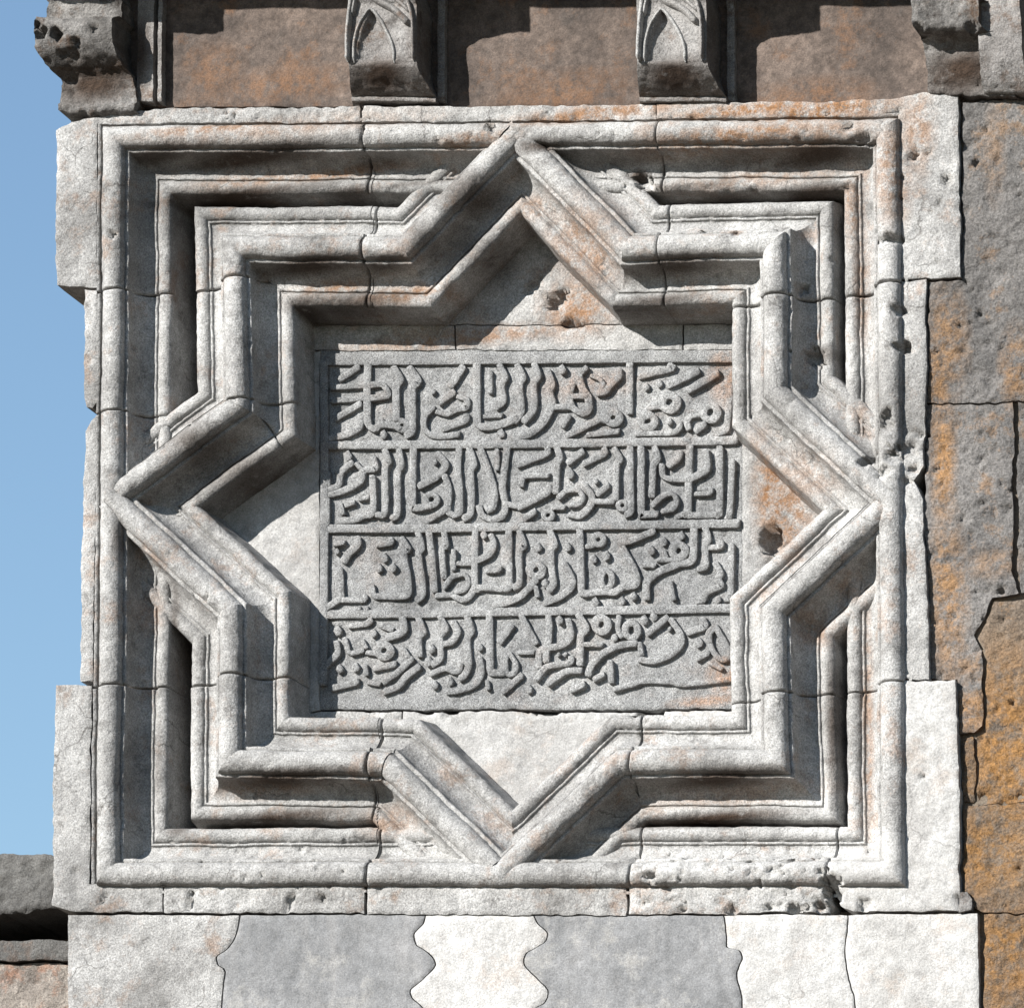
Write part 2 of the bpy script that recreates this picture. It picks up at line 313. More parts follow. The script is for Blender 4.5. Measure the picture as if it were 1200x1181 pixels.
for q in range(4):                              # the square frame, its rolls broken by the star's points
    A, B = FR[q], FR[(q+1) % 4]; t = n_(B-A); tp = n_(A-FR[q-1]); tn = n_(FR[(q+2) % 4]-B); X = TP[q]; i = 2+4*q
    tin, tout = T_[i-1], T_[i]
    m0, m1 = mit(A, tp, t), mit(B, t, tn); c1 = (X-nr(tin)*9, tin); c2 = (X-nr(tout)*9, tout); pa = profA[3:]
    strip(A, X, pa, m0, c1); strip(A, X, profB, m0, c1)
    strip(X, B, pa, mit(X, tin, t), m1); strip(X, B, profB, c2, m1)
    strip(A, B, profG, m0, m1)
P = np.concatenate(allP); F = np.concatenate(allF); c = P[F].mean(1)
P = disp(P, 1.)
x, y = c[:, 0], c[:, 1]
run = (y > U(600, 409, 60)[1]) & (((x < 0) & (x-ST[0][0] > ST[0][1]-y)) | ((x >= 0) & (ST[4][0]-x > ST[4][1]-y)))
yt = np.where(x < 0, YL[0], YR[0]); yb = np.where(x < 0, YL[2], YR[1])
cls = np.where((y > yt) | run, np.where(x < XJt[0], 0, np.where(x < XJt[1], 1, 2)),
      np.where(y > yb, np.where(x < 0, np.where(y > YL[1], 3, 4), 5),
      np.where((x < XJc[0]) & (y < YF), 6, np.where(x < XJb[0], 7, np.where(x < XJb[1], 8, np.where((x > XJc[1]) & (y < YF), 10, 9))))))
frame = thing('carved_frame', 'white marble surround carved with an eight-pointed star interlaced with a square moulding', 'carved frame', 590, 1068, 60)
FL = {0: [(66,153),(84,142),(105,139),(118,137),(190,128),(422,125),(422,142.5),(113.5,145.5),(113.5,337),(97,337),(66,334)],
      1: [(424,125),(767,122),(767,139.5),(424,142.5)],
      2: [(769,122),(1046,117),(1080,108),(1122,112),(1126,324),(1056,328),(1053,133),(769,139.5)],
      3: [(97,340),(113,340),(113,470),(108,478),(101,476),(98,466)],
      4: [(99,506),(106,494),(112,489),(107,798),(93,799),(95,640)],
      6: [(66,803),(107,803),(104,1035),(191,1036),(191,1068),(88,1068),(62,1060),(62,900)],
      7: [(193,1036),(427,1036),(427,1070),(340,1069),(193,1069)],
      8: [(430,1036),(734,1036),(734,1071),(430,1070)],
      9: [(738,1036),(964,1036),(972,1058),(970,1068),(738,1070)],
      10: [(970,1036),(1056,1036),(1055,798),(1119,797),(1124,930),(1123,1066),(1000,1067),(985,1060)],
      5: [(1056,331),(1084,328),(1084,480),(1081,545),(1070,562),(1080,585),(1083,640),(1088,795),(1055,795)]}
def rect(x0, y0, x1, y1): return [(x0, y0), (x1, y0), (x1, y1), (x0, y1)]
for k in range(11):
    f = F[cls == k]; u, inv = np.unique(f, return_inverse=True); g = Geo(); g.add(P[u], inv.reshape(f.shape)); st_ = (np.random.RandomState((k if k != 4 else 3)+5).rand(3)-.5)*np.array([.8, .8, 1.6])
    plate(g, FL[k], 13, thick=95 if k in (0, 6, 10, 2) else 80, res=3.6, jit=1.1)
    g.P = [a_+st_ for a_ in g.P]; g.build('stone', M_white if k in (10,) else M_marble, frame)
# field stones at the bottom of the star, behind the mouldings
gp = 1.2
u_ = lambda x, y, a=0., b=0.: tuple(U(x, y, 100)+np.array([a, b]))
tl, tr, bl, br = (375, 410), (868, 408.5), (375, 833), (868, 833.5)
xw = lambda v: (v[0], v[1])
def at(y, v): return (v[0], y)
L0, R0, L1, R1 = u_(*tl)[1], u_(*tr)[1], u_(*bl)[1], u_(*br)[1]
IN = [([at(L0+34, ST[0]), ST[0], ST[1], ST[2], u_(590, 200), u_(590, 379.5), u_(375, 380)], 0), ([u_(590, 379.5), u_(590, 200), ST[3], ST[4], at(R0+28, ST[4]), u_(868, 379)], 0),
      ([u_(340, 381), u_(532, 381), u_(532, 409.5), u_(340, 410)], 0), ([u_(534, 381), u_(799, 380.5), u_(799, 409), u_(534, 409.5)], 0), ([u_(801, 380.5), u_(900, 380.5), u_(900, 408.5), u_(801, 409)], 0),
      ([u_(*tl, -gp, -2), at(L0, ST[15]), ST[15], ST[14], ST[13], at(L1, ST[13]), u_(*bl, -gp, 2)], 1), ([u_(*tr, gp, -2), at(R0-5, ST[5]), ST[5], ST[6], ST[7], at(R1, ST[7]), u_(*br, gp, 2)], 0),
      ([at(L1-3, ST[12]), u_(*bl), u_(471, 834, -gp), u_(471, 920, -gp), ST[11], ST[12]], 0), ([u_(471, 834, gp), u_(766, 834.5, -gp), u_(766, 900, -gp), ST[9], ST[10], ST[11], u_(471, 920, gp)], 1), ([u_(766, 834.5, gp), u_(*br), at(R1-3, ST[8]), ST[8], ST[9], u_(766, 900, gp)], 1)]
for poly, b in IN:
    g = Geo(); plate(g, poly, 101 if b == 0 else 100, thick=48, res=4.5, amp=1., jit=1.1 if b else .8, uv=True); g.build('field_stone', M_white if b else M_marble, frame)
# ------------------------------------------------------------------ inscription slab
slab = thing('inscription_slab', 'grey stone slab with four rows of raised Arabic calligraphy inside the star', 'inscription', 620, 830, 105)
LD, LH = 103.2, 5.5                             # ground of the lettering, height of the letters
slab_obj([(373, 411), (870, 409), (872, 831), (373, 831), (374, 600)], LD, M_slab, slab, 'panel', thick=60, res=3, amp=1., jit=.9, pits=False, rough=1.1)
def smoothline(p, closed=False, step=1.7):
    p = np.array(p, float); n = len(p); out = []
    rng = range(n if closed else n-1)
    for i in rng:
        if closed: a, b, c2, d = p[i-1], p[i], p[(i+1) % n], p[(i+2) % n]
        else: b, c2 = p[i], p[i+1]; a = p[i-1] if i else 2*b-c2; d = p[i+2] if i+2 < n else 2*c2-b
        m = max(1, int(np.linalg.norm(c2-b)/step))
        for k in range(m):
            t = k/m; q = .5*((2*b)+(-a+c2)*t+(2*a-5*b+4*c2-d)*t*t+(-a+3*b-3*c2+d)*t**3); out.append(.12*(b+(c2-b)*t)+.88*q)
    if not closed: out.append(p[-1])
    return np.array(out)
NL = 0
def letter(pts, wd, closed=False, name='letter', h=LH):
    """raised stroke: polyline in photo pixels on the slab's face"""
    global NL
    NL += 1
    h = h+((NL*37) % 23)*.028
    q = smoothline([U(a, b, LD-LH) for a, b in pts], closed); n = len(q)
    if closed: t = np.roll(q, -1, 0)-np.roll(q, 1, 0)
    else: t = np.gradient(q, axis=0) if n > 1 else np.array([[1., 0]])
    t /= np.linalg.norm(t, axis=1)[:, None]+1e-9; nn = np.stack([-t[:, 1], t[:, 0]], 1)
    ang = np.abs(np.sin(np.arctan2(t[:, 1], t[:, 0])+.7)); wv = (wd*(.90+.36*ang)+.6)/2
    W = list(zip(q, nn, wv, [1.]*n))
    if not closed:
        w0, w1 = wv[0], wv[-1]
        W = [(q[0]-t[0]*w0*.62-nn[0]*w0*.2, nn[0], w0*.7, .97)]+W+[(q[-1]+t[-1]*w1*.62+nn[-1]*w1*.2, nn[-1], w1*.7, .97)]
    P = []
    for (c_, m_, ww, hs) in W:
        for (o, z) in ((-1, 0), (-1, 1), (-.8, 2), (.8, 2), (1, 1), (1, 0)):
            oo = o*ww+(.9*np.sign(o) if z == 0 else 0); hh = (-1.5, h-.5, h)[z]*(hs if z else 1)
            P.append([*(c_+m_*oo), LD-hh])
    m = len(W); F = []
    for a in range(m if closed else m-1):
        b = (a+1) % m
        for k in range(5): F.append((a*6+k, a*6+k+1, b*6+k+1, b*6+k))
    if not closed: F += [tuple(range(5, -1, -1)), tuple((m-1)*6+k for k in range(6))]
    P = np.array(P); Q = P.copy(); P[:, 0] += .35*vn(Q, 5, 41)+.3*vn(Q, 12, 44); P[:, 1] += .35*vn(Q, 5, 42)+.3*vn(Q, 12, 45); P[:, 2] += .35*vn(Q, 9, 43)
    W3 = toW(P); a, b, c_ = [W3[F[2][i]] for i in range(3)]
    if np.cross(b-a, c_-a)[1] > 0: F = [f[::-1] for f in F]
    mesh_obj(name, P, F, M_slab, slab, smooth=[i_ % 5 == 2 and i_ < len(F)-2 for i_ in range(len(F))])
def ringpts(cx, cy, rx, ry, n=12): return [(cx+rx*math.cos(2*math.pi*k/n), cy+ry*math.sin(2*math.pi*k/n)) for k in range(n)]
TILES = {
(380,410): """70:490,140 482,400 480,650 490,830 560,885 640,838 780,852 850,890|58:380,190 180,325|52:80,420 460,402|52:90,570 460,540|58:130,765 400,605|
 62:60,990 250,950 390,870 412,740|60:500,392 640,385 700,450 700,515 480,545|70:780,200 852,330 805,430 812,790|72:960,200 1050,350 985,450 988,880 925,955|o60:870,850,55,52|.80:665,955|46:640,790 660,830""",
(500,410): """66:405,195 265,400|62:300,475 145,590|62:355,520 440,555 445,640 330,665 220,712 120,690|58:65,640 -30,760 -25,890 60,960 200,970 355,950|60:190,885 430,795 445,735|
 74:560,160 565,740 585,850 715,862 900,815 1000,765|44:650,745 840,735|46:712,250 712,480|60:820,175 880,300 842,400 860,570 785,640|64:1020,175 1080,300 1042,400 1060,680 990,795|.84:832,940|
 50:1050,962 1200,925|.50:70,470""",
(620,410): """62:60,165 100,290 52,390 50,660 -60,800|70:200,240 252,380 225,470 255,620 150,815 0,940 -100,970|56:260,640 470,640|.88:370,222|
 74:545,250 590,420 660,530 668,650 600,708 490,650 442,540 470,400 540,320|50:460,520 650,520|56:440,745 372,850|o76:942,758,72,68|60:880,800 780,790 600,880 430,960|52:660,955 1000,915|
 60:780,482 860,465 930,370 1010,300 1005,225|46:700,290 790,325 838,395 800,460|64:1132,150 1125,700|46:590,250 640,200""",
(740,410): """60:100,292 450,205 425,165|.70:165,418|.70:312,375|66:420,392 740,242|66:640,452 962,262|o84:422,588,85,82|60:330,625 210,650 130,730|o76:182,802,78,72|
 48:60,942 450,932 540,875 542,815|.66:425,805|o76:885,702,80,82|56:800,722 680,735 622,800 640,885|60:725,905 820,835|58:1112,330 1088,700 1062,890 990,930""",
(380,510): """.90:265,232|58:310,310 190,410 160,560 60,600|62:548,250 568,370 440,400 400,520 210,625 60,662|50:360,320 440,400|50:42,420 32,620|54:30,720 30,1000|
 64:540,470 545,850 440,900 350,945 160,962|46:180,775 205,880|42:240,785 330,755|44:400,712 490,695|62:680,170 720,290 682,370 680,860 595,890|60:840,170 862,340 822,440 820,860 762,930|
 66:1000,140 992,760 1020,815 1200,792""",
(500,510): """62:120,205 208,300 192,380 90,480 -80,565|.44:92,300|o58:50,722,62,62|60:-10,965 180,850 235,800|62:200,455 245,600 238,850 300,890|58:362,150 350,350 372,600 372,855 300,900|
 64:480,150 530,320 492,400 502,600 490,870 420,930|62:598,130 700,410 765,640 742,800 690,838|44:790,170 790,385|64:902,130 872,400 850,600 882,780 850,905 730,945 625,900 585,800|58:880,770 1040,792 1200,722|
 46:1060,565 1090,472 1200,450|40:660,800 690,850""",
(620,510): """60:-120,330 190,205 205,150|50:0,450 212,452|60:-110,805 0,752 205,645 222,580|56:-80,955 -10,905 60,855|60:300,110 345,250 312,340 297,640|58:440,302 600,182|58:620,315 840,205 842,150|
 .94:460,430|50:465,782 560,770 602,700 550,618 420,622 330,700|64:620,560 702,680 680,800 565,898 460,888|50:720,742 950,748|.46:750,518|54:770,655 882,562|58:960,150 1020,260 982,350 972,720|
 o46:1050,792,50,46|o46:212,900,52,48|46:250,812 390,812""",
(740,510): """60:-18,140 -10,600 -10,850 -60,890|66:106,140 110,860 150,885 280,888|60:260,140 290,260 242,360 226,680|60:540,190 530,250 420,335|54:340,335 352,450 430,490 640,492|66:652,90 632,850 610,900|
 50:230,790 330,692 455,655 505,735 470,820 350,852|48:500,922 590,880|64:832,175 850,370 760,440 650,490|44:892,600 870,650 720,658|62:992,140 985,850 930,892 640,896|56:1132,290 1102,880 1070,920|40:760,600 850,610""",
(380,615): """44:120,212 220,200|68:370,150 370,220 270,320 222,405|84:160,500 172,800|56:170,832 20,932|50:190,842 440,842 452,800|50:600,222 740,202 752,160|.80:675,368|.80:612,485|.80:770,482|
 62:870,150 940,270 892,320 942,600 942,765 880,800 640,800 555,790 522,680|62:1050,80 1092,250 1056,330 1096,600 1102,780 1042,838|.46:390,945|.46:475,945|.50:140,300""",
(500,615): """62:20,70 62,400 86,740|56:190,70 212,230 168,280 192,590|44:300,290 300,500|44:350,432 500,432|46:190,705 290,582 420,560 470,640 430,730 330,752|60:530,580 542,690 480,800 400,840 310,800|
 50:110,792 290,786|62:546,50 542,680 620,702 900,716 940,660|.70:642,112|60:720,115 752,200 712,320 560,402|46:822,480 800,510 680,516|62:922,70 928,660|60:1040,70 1092,230 1042,300 1042,640 985,700|
 64:1225,620 1150,705 1050,800 920,862 760,902""",
(620,615): """o72:75,505,72,72|.80:98,252|.80:428,245|.80:178,660|44:72,700 92,800|62:230,60 282,220 242,290 252,500 272,650 222,732|64:390,430 470,580 482,680 370,792 180,872|
 66:566,50 580,300 586,720 622,768 830,746 960,750 1070,682 1200,662|o56:780,165,58,55|46:730,225 650,238|.76:722,382|.84:862,345|o58:868,612,62,100|.80:742,868|.76:1040,858|.74:1170,800""",
(740,615): """.80:222,288|.76:358,188|.76:560,118|o74:530,292,72,76|42:360,290 392,362|44:300,392 520,396|44:140,452 262,456|66:-130,205 -60,335 20,480 60,600 40,668 -60,690|58:-130,200 0,172 250,68|
 68:702,40 690,360 640,420 520,440 320,520 172,640 166,820|60:830,40 862,150 826,260 836,440 808,482 758,490|48:1010,190 1000,240 880,256|60:942,430 1000,540 975,600 1000,680 850,750 800,840 750,852|
 48:430,640 470,830|.66:970,838|56:1122,225 1112,780 1062,832""",
(380,715): """.92:152,228|54:290,172 460,152 520,110|72:880,95 890,215 820,270 710,302|50:228,320 262,430|44:430,340 472,420|48:250,430 300,480 430,452|48:480,472 612,482|.76:552,258|o74:672,452,74,70|
 58:140,360 146,480 60,570 -10,640|.84:172,658|.84:350,640|44:460,620 470,720|58:570,652 790,602|60:90,872 370,802|42:500,812 620,832|54:670,802 850,672 980,542|60:680,912 830,850 920,742 1060,632|
 44:890,430 942,520|62:1050,75 1110,230 1062,300 1066,500|60:640,170 760,220""",
(500,715): """.84:50,432|.90:20,575|.76:90,838|.76:262,800|60:150,70 210,200 152,300 152,530 70,602|56:300,130 352,240 280,350 180,382|50:50,712 200,652 300,690 370,672 380,610|
 62:450,70 502,230 456,320 472,600 430,720 380,762|62:590,535 616,690 550,820 420,882 240,912|.66:600,418|66:702,50 710,400 716,680 760,702 870,700|62:950,172 822,350|44:1040,472 1200,472|
 50:930,480 1000,600 990,690 905,715 880,600 890,520|42:680,800 690,880|58:860,912 1060,732|.74:1150,888|56:1060,60 1150,220 1230,370""",
(620,715): """60:216,50 222,200 202,390 112,470 110,640|.76:342,108|60:440,110 470,250 440,340 340,400 200,430 190,570|54:470,530 450,590 200,632 80,770|58:580,672 400,692 220,822|56:480,892 610,832|
 64:556,50 640,200 580,290 570,600|o74:812,160,74,78|44:600,382 820,386|.66:960,308|60:1200,370 1020,392 830,482 702,610 662,720|54:910,580 920,800|48:730,772 830,722|o66:1150,222,70,84|48:1012,70 1000,200 1040,300|
 .34:330,500|.34:410,495""",
(740,715): """.86:142,108|.78:250,68|58:400,82 182,252|64:440,100 550,270 540,400 420,500 240,570 100,552|44:90,370 110,500|64:800,100 820,180 640,242|.94:752,362|
 58:940,180 1080,420 1082,520 1000,550 900,430 868,270 930,190|48:740,542 860,482|50:-190,882 0,832 140,792 420,802 600,832 1160,762|44:880,590 1010,660|.40:430,210""",
}
for (x0, y0), txt in TILES.items():
    for s in txt.replace('\n', '').split('|'):
        s = s.strip()
        if not s: continue
        h, b = s.split(':')
        f = lambda a, c_: (x0+a/9.6, y0+c_/9.6)
        if h[0] == 'o':
            cx, cy, rx, ry = map(float, b.split(',')); wz = float(h[1:])
            letter([f(px_, py_) for px_, py_ in ringpts(cx, cy, rx, ry)], wz/9.6, True)
        elif h[0] == '.':
            cx, cy = map(float, b.split(',')); wz = float(h[1:])*.92
            letter([f(cx-8, cy+6), f(cx+8, cy-6)], wz/9.6)
        else:
            letter([f(*map(float, p.split(','))) for p in b.split()], float(h)/9.6)
def band(pts, wd): letter(pts, wd, name='border_band')
band([(384, 421), (500, 420.5), (620, 419), (740, 418), (862, 417.5)], 12.5)
band([(386, 521.5), (500, 520.8), (620, 520), (740, 518), (806, 517)], 8.5); band([(812, 517), (862, 515.5)], 8.5)
band([(386, 619), (500, 619), (620, 616.5), (740, 615), (864, 613)], 8.5)
band([(386, 719.5), (500, 718.5), (620, 716), (740, 714.5), (856, 712.5)], 8.5)
band([(379, 424), (380, 520), (380, 620), (379, 720), (378, 800)], 8)
# ------------------------------------------------------------------ striped course below
course = thing('striped_course', 'course of white and grey marble blocks with wavy joggled joints below the carved frame', 'stone course', 600, 1181, 20)
B1 = [(281,1072),(276,1096),(267,1110),(254,1120),(256,1130),(264,1138),(259,1181),(256,1290)]
B2 = [(498,1071),(495,1082),(485,1093),(488,1106),(502,1115),(510,1130),(498,1145),(481,1159),(485,1170),(496,1181),(500,1195),(500,1290)]
B3 = [(625,1072),(630,1082),(641,1093),(637,1104),(617,1116),(614,1130),(630,1147),(642,1160),(637,1174),(625,1181),(618,1195),(618,1290)]
B4 = [(847,1072),(851,1096),(852,1110),(866,1113),(869,1123),(863,1137),(863,1147),(869,1181),(870,1290)]
B5 = [(993,1071),(993,1083),(990,1116),(996,1154),(1003,1181),(1003,1290)]
def rnd(L_):
    q = smoothline(L_, False, 3.) if len(L_) > 3 else L_
    if len(L_) > 3:                              # pointed cusps between rounded lobes
        q = [p+.55*(min((np.array(v, float) for v in L_), key=lambda v: np.hypot(*(v-p)))-p)*max(0, 1-min(np.hypot(*(np.array(v, float)-p)) for v in L_)/7) for p in q]
    return [tuple(p) for p in q]
B1, B2, B3, B4, B5 = map(rnd, (B1, B2, B3, B4, B5))
sh = lambda L_, a: [(x+a, y) for x, y in L_]
for L_, R_, m in [([(78,1072),(79,1290)], B1, M_marble), (B1, B2, M_grey), (B2, B3, M_white), (B3, B4, M_grey), (B4, B5, M_white), (B5, [(1145,1070),(1148,1181),(1148,1290)], M_white)]:
    slab_obj(sh(L_, .9)+sh(R_, -.9)[::-1], 16, m, course, thick=90, res=4, amp=.7, jit=.5, pits=False)
# ------------------------------------------------------------------ rough wall to the right
rough = thing('rough_wall', 'rusty grey rubble-faced stone wall to the right of the carved frame', 'wall', 1160, 1181, 60)
RW = [[(1127,122),(1160,118),(1420,116),(1420,466.5),(1187,469.5),(1087,472.5),(1088,331),(1128,329)],
      [(1087,474.5),(1187,471.5),(1187,560),(1186,668),(1192,696),(1163,702),(1153,725),(1141,745),(1150,762),(1152,850),(1141,858),(1124,857),(1123,797),(1090,795),(1086,640),(1083,600)],
      [(1193,472),(1420,468),(1420,693),(1196,696),(1193,668)],
      [(1166,706),(1420,698),(1420,938),(1146,940.5),(1145,863),(1157,857),(1155,762),(1146,746),(1158,727)],
      [(1128,863),(1141,863),(1143,938),(1128,939)],
      [(1128,942),(1420,939),(1420,1067.5),(1150,1069),(1131,1060)],
      [(1152,1071),(1420,1069),(1420,1290),(1153,1290)]]
r_ = random.Random(9); n0 = len(PITS)
for k in range(260): pit(r_.uniform(1090, 1215), r_.uniform(120, 1180), r_.uniform(1.5, 6), r_.uniform(1.5, 5), r_.uniform(1.5, 5), 20, r_.uniform(0, 180))
for k, p_ in enumerate(RW): slab_obj(p_, 20+(0, 1.5, 0, 2.5, 3, 1, 0)[k], M_rough if k < 3 else M_ochre, rough, thick=60, res=3.3, amp=1.5, jit=1.3, pits=True, rough=1.9, soft=.6)
del PITS[n0:]
slab_obj([(1124,1046),(1133,1044),(1138,1052),(1136,1066),(1122,1068)], 12, M_corbel, rough, thick=30, res=3, jit=1, pits=False)
def box(name, x0, x1, y0, y1, d0, d1, m, parent, uv=False):
    """block between photo pixels x0..x1, y0..y1 (read on plane d0), from depth d0 to d1"""
    q = [U(x0, y0, d0), U(x1, y0, d0), U(x1, y1, d0), U(x0, y1, d0)]; P = [(a[0], a[1], d) for d in (d0, d1) for a in q]
    return mesh_obj(name, P, [(3, 2, 1, 0), (4, 5, 6, 7), (0, 1, 5, 4), (1, 2, 6, 5), (2, 3, 7, 6), (3, 0, 4, 7)], m, parent, False)
box('mortar_core', 1087, 1415, 125, 1288, 29, 300, M_mortar, rough)
# masonry behind the frame and below the picture
box('masonry_core', 118, 1088, 130, 1064, 150, 420, M_mortar, frame)
box('masonry_core', 84, 1143, 1068, 1286, 60, 420, M_mortar, course)
lower = thing('lower_wall', 'plain pale stone wall under the striped course, going down to the ground', 'wall', 700, 1290, 25)
a = U(80, 1292, 22); b = U(1420, 1292, 22); H0 = -ZC/PX
k = 0
wz = a[1]
while wz > H0:
    nz = max(wz-130, H0); uu = a[0]
    while uu < b[0]-5:
        nu = min(uu+220+((k*53) % 90), b[0]); k += 1
        mesh_obj('stone', [(u, w_, d) for d in (22, 90) for (u, w_) in ((uu+1, wz-1), (nu-1, wz-1), (nu-1, nz+1), (uu+1, nz+1))], [(3, 2, 1, 0), (0, 1, 5, 4), (1, 2, 6, 5), (2, 3, 7, 6), (3, 0, 4, 7)], M_rough if k % 3 else M_marble, lower, False)
        uu = nu
    wz = nz
# ------------------------------------------------------------------ upper wall and projecting cornice
upper = thing('upper_wall', 'brown stained stone wall between the brackets above the carved frame', 'wall', 600, 60, 30)
for (x0, x1) in ((100, 447), (448, 788), (789, 1105), (1106, 1420)):
    slab_obj([(x0, -120), (x1, -120), (x1, 124), (x0, 126)], 26, M_back, upper, thick=60, res=5, amp=.8, jit=.3, pits=False)
box('masonry_core', 110, 1410, -400, 120, 60, 420, M_mortar, upper)
def extrude(g, prof, u0, u1, dw, step=4., amp=1., taper=0., lean=0.):
    """profile (protrusion p, height w) swept from u0 to u1, with end faces"""
    pr = []
    for i in range(len(prof)-1):
        a, b = np.array(prof[i], float), np.array(prof[i+1], float); n = max(1, int(np.linalg.norm(b-a)/step)); pr += [a+(b-a)*k/n for k in range(n)]
    pr.append(np.array(prof[-1], float)); pr = np.array(pr); m = len(pr)
    us = np.linspace(u0, u1, max(2, int((u1-u0)/step)+1)); P = []
    for u in us:
        for (p, w_) in pr: P.append(((u0+u1)/2+(u-(u0+u1)/2)*(1-taper*min(p, 120))-lean*(min(p, 90)-18), w_+SLO*(u-U600), dw-p))
    P = disp(np.array(P), amp, False, 1.)
    F = [(i*m+k, (i+1)*m+k, (i+1)*m+k+1, i*m+k+1) for i in range(len(us)-1) for k in range(m-1)]
    X = toW(P)[np.array(F)]; nn = np.cross(X[:, 2]-X[:, 0], X[:, 3]-X[:, 1]); 
    if nn.sum(0)[1] > 0: F = [f[::-1] for f in F]
    g.add(P, F, True)
    for base, fl in ((0, 0), ((len(us)-1)*m, 1)):    # end faces: strips back to the wall
        E = P[base:base+m].copy(); Bk = E.copy(); Bk[:, 2] = dw+5
        mid = (E+Bk)/2
        f = [(k, k+1, m+k+1, m+k) for k in range(m-1)]
        g.add(np.concatenate([E, Bk]), f if not fl else [q[::-1] for q in f], False)
WY = lambda y: U(600, y, 26)[1]
U600 = U(600, 100, 26)[0]; q_ = U(1000, 100, 26)-U(200, 100, 26); SLO = q_[1]/q_[0]
DW = 26
corn = thing('cornice', 'projecting stone cornice carried by the brackets at the very top', 'cornice', 600, -90, 0)
g = Geo(); extrude(g, [(0, WY(-86)), (170, WY(-88)), (196, WY(-94)), (205, WY(-100)), (205, WY(-150)), (225, WY(-165)), (225, WY(-260)), (0, WY(-260))], U(50, 0, 0)[0], U(1420, 0, 0)[0], DW, 14)
g.build('soffit_block', M_corbel, corn)
GRP = 'stone brackets above the carved frame'
def niche_corbel(xl, xr, label):
    """xl..xr: photo x of the front face's sides"""
    t = thing('stone_bracket', label, 'bracket', (xl+xr)/2, 120, 0, GRP)
    pf = 60; d = DW-pf; uc = U((xl+xr)/2, 60, d)[0]; ul, ur = uc-57, uc+57
    g = Geo()
    extrude(g, [(0, WY(125)), (17, WY(124.5)), (17.5, WY(120)), (15, WY(119)), (22, WY(117)), (30, WY(113)), (42, WY(106)), (52, WY(99)), (57, WY(95)), (58, WY(91)), (pf, WY(89)), (pf, WY(24)), (66, WY(17)), (78, WY(8)), (98, WY(-8)), (120, WY(-22)), (160, WY(-48)), (190, WY(-66)), (190, WY(-99)), (0, WY(-99))], ul, ur, DW, 2.2, taper=.0041)
    Q = g.P[0]; Qz = np.array([[0, 0]]); c0 = U(xl+34, 72, d); ctop = U(xl+34, 12, d)
    tt_ = (Q[:, 1]-c0[1]-SLO*(Q[:, 0]-c0[0]))/(ctop[1]-c0[1]); hw = 23*(1-np.clip(tt_, 0, 1)**1.9)+.01; rr = np.abs(Q[:, 0]-c0[0]+4*tt_)/hw
    m_ = (Q[:, 2] < DW-52) & (tt_ > 0) & (tt_ < 1) & (rr < 1); Q[m_, 2] += 10*np.sqrt(1-rr[m_]**2)*np.clip(tt_[m_]/.06, 0, 1)
    g.build('block', M_corbel, t)
    fp = lambda x, y: U(x, y, d)
    w_ = xr-xl
    def rib(pts, wd, hh, name, closed=False, dd=0, m=M_marble):
        q = smoothline([fp(*p) for p in pts], closed, 2.2); n = len(q); tt = np.gradient(q, axis=0); tt /= np.linalg.norm(tt, axis=1)[:, None]+1e-9; nn = np.stack([-tt[:, 1], tt[:, 0]], 1)
        P = []
        for i in range(n):
            for k in range(7):
                a_ = math.pi*k/6; e_ = min(1, .25+i/3, .25+(n-1-i)/3); P.append([*(q[i]+nn[i]*wd/2*e_*math.cos(a_)), d+1.5-dd-hh*e_*math.sin(a_)])
        F = [(i*7+k, i*7+k+1, (i+1)*7+k+1, (i+1)*7+k) for i in range(n-1) for k in range(6)]+[tuple(range(7)), tuple((n-1)*7+k for k in range(6, -1, -1))]
        P = disp(np.array(P), .6, False); X = toW(P)[np.array(F[:-2])]
        if np.cross(X[:, 2]-X[:, 0], X[:, 3]-X[:, 1]).sum(0)[1] > 0: F = [f[::-1] for f in F]
        mesh_obj(name, P, F, m, t)
    arch = [(xl+10, 73), (xl+10, 52), (xl+14, 34), (xl+22, 19), (xl+30, 11), (xl+40, 22), (xl+50, 40), (xl+56, 56), (xl+57, 73)]
    rib(arch, 4.5, 5, 'niche_rim')
    rib([(xl+3, 73), (xl+3.5, 40), (xl+7, 10), (xl+12, -25)], 7, 11, 'side_rib')
    rib([(xl+9, 20), (xl+13, -2), (xl+18, -25)], 5, 9, 'side_rib')
    rib([(xr-6, 72), (xr-6, 50), (xr-7, 22), (xr-14, -2), (xr-26, -25)], 5.5, 9, 'side_rib', m=M_corbel)
    rib([(xr-10, 30), (xr-28, 12), (xr-52, -2), (xr-60, -25)], 9, 11, 'hood_moulding', m=M_corbel)
    rib([(xr-8, 16), (xr-24, 2), (xr-40, -8), (xr-48, -25)], 5, 9, 'hood_moulding', m=M_corbel)
    # dark bottom fillet of the underside
    g = Geo(); extrude(g, [(0, WY(123)), (9, WY(122)), (9, WY(-40)), (0, WY(-40))], ur-4, ur+5, DW, 4); g.build('side_pilaster', M_corbel, t)
    return t
niche_corbel(405, 491, 'carved stone bracket with a pointed niche, left of the middle of the top edge')
niche_corbel(746, 829, 'carved stone bracket with a pointed niche, above the right side of the star')
def plain_corbel(prof, xc, hw, label, taper=0., lean=0., dents=()):
    t = thing('stone_bracket', label, 'bracket', xc, 120, 0, GRP); uc = U(xc, 110, DW)[0]
    g = Geo(); extrude(g, [(p, WY(y)) for p, y in prof], uc-hw, uc+hw, DW, 3., amp=3., taper=taper, lean=lean)
    for (px_, py_, d_, r_r, dp) in dents:
        c_ = U(px_, py_, d_); 
        for Q in g.P[:1]:
            rr = np.hypot(Q[:, 0]-c_[0], Q[:, 1]-c_[1])/r_r*(1+.3*vn(Q, 5, 61)); Q[:, 2] += dp*np.clip((1.1-rr)/.4, 0, 1)*(Q[:, 2] < d_+30)
    g.build('block', M_black, t); return t, uc-hw, uc+hw
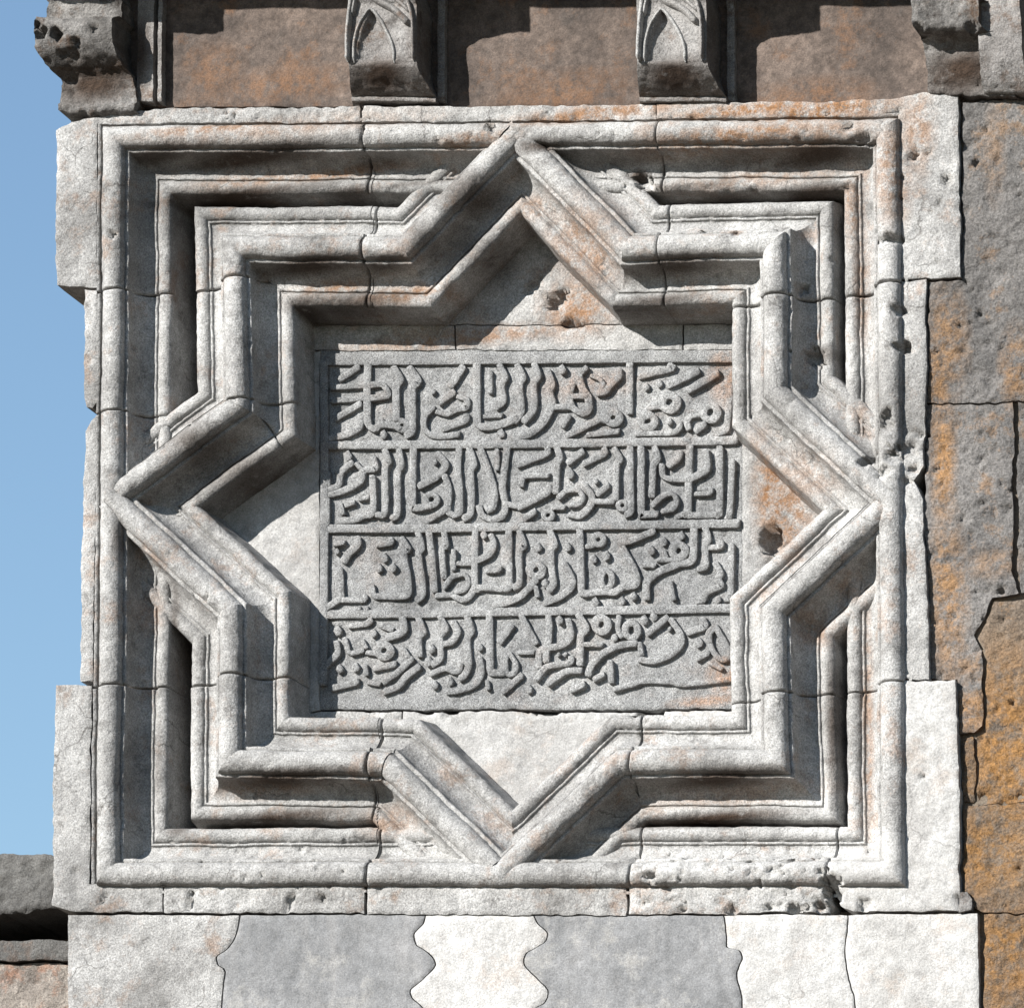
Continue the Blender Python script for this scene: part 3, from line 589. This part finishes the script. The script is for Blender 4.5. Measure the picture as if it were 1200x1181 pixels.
t, ul, ur = plain_corbel([(0,148),(6,143),(22,137),(24,131),(21,129),(20,114),(22,100),(27,95),(40,88),(52,80),(60,70),(64,62),(64,44),(60,38),(52,36),(46,35),(44,30),(44,14),(60,0),(100,-20),(180,-60),(180,-99),(0,-99)], 123, 46, 'broken weathered bracket at the left corner against the sky', -.002, .42, [(48, 38, -38, 8, 22), (66, 40, -38, 8, 24), (88, 48, -38, 6, 10), (110, 34, -38, 7, 8), (42, 28, -38, 5, 14)])
for a_, b_ in ((1, 22), (28, 33)):
    g = Geo(); extrude(g, [(0, WY(125)), (14, WY(124)), (14, WY(-60)), (0, WY(-60))], ur+a_, ur+b_, DW, 4); g.build('side_pilaster', M_corbel, t)
t, ul, ur = plain_corbel([(0,118),(15,117),(17,115),(17,109),(14,107),(17,104),(20,96),(23,80),(25,66),(30,58),(42,54),(54,53),(60,50),(62,44),(62,20),(58,17),(46,16),(44,8),(44,-20),(100,-50),(160,-60),(180,-66),(180,-99),(0,-99)], 1141, 57, 'chipped dark-bellied bracket at the right end of the row', .0045, .38, [(1138, 30, -36, 7, 9), (1076, 30, -36, 6, 8)])
u0_, u1_ = U(1146, 60, -20)[0], U(1197, 60, -20)[0]
g = Geo(); extrude(g, [(0, WY(116)), (20, WY(115)), (30, WY(108)), (38, WY(98)), (44, WY(84)), (47, WY(60)), (47, WY(-60)), (0, WY(-60))], u0_, u1_, DW, 3.5, amp=2.); g.build('side_pilaster', M_corbel, t)
# ------------------------------------------------------------------ low wall at the far left
low = thing('low_wall', 'low dark stone wall with a rounded coping, behind the left edge of the carved frame', 'wall', 40, 1181, 260)
slab_obj([(-260,1003),(-100,1000),(0,1000),(38,1000),(62,1004),(110,1006),(110,1062),(60,1064),(40,1069),(0,1072),(-260,1074)], 170, M_far, low, 'coping_stone', thick=200, res=4, amp=2.2, jit=2, pits=False, rough=1.6, soft=4)
slab_obj([(-260,1104),(110,1102),(110,1124),(-260,1126)], 180, M_far, low, 'ledge', thick=150, res=4, amp=1.5, jit=1.2, pits=False)
slab_obj([(-260,1129),(120,1128),(120,1300),(-260,1300)], 188, M_mottle, low, 'stone', thick=150, res=4, amp=2, jit=1.5, pits=False, rough=1.6)
box('masonry_core', -250, 118, 1068, 1298, 330, 480, M_mortar, low)
a = U(-260, 1300, 190); b = U(120, 1300, 190)
mesh_obj('lower_stone', [(u, w_, d) for d in (192, 480) for (u, w_) in ((a[0], a[1]-2), (b[0], a[1]-2), (b[0], H0), (a[0], H0))], [(3, 2, 1, 0), (0, 1, 5, 4), (1, 2, 6, 5), (3, 0, 4, 7)], M_mottle, low, False)
# ------------------------------------------------------------------ ground
me_ = mesh_obj('ground', [(-300, -300, 0), (300, -300, 0), (300, 300, 0), (-300, 300, 0)], [(0, 1, 2, 3)], M_ground, None, False, world=True); me_['kind'] = 'structure'
print('letters', NL, 'verts frame', len(P))
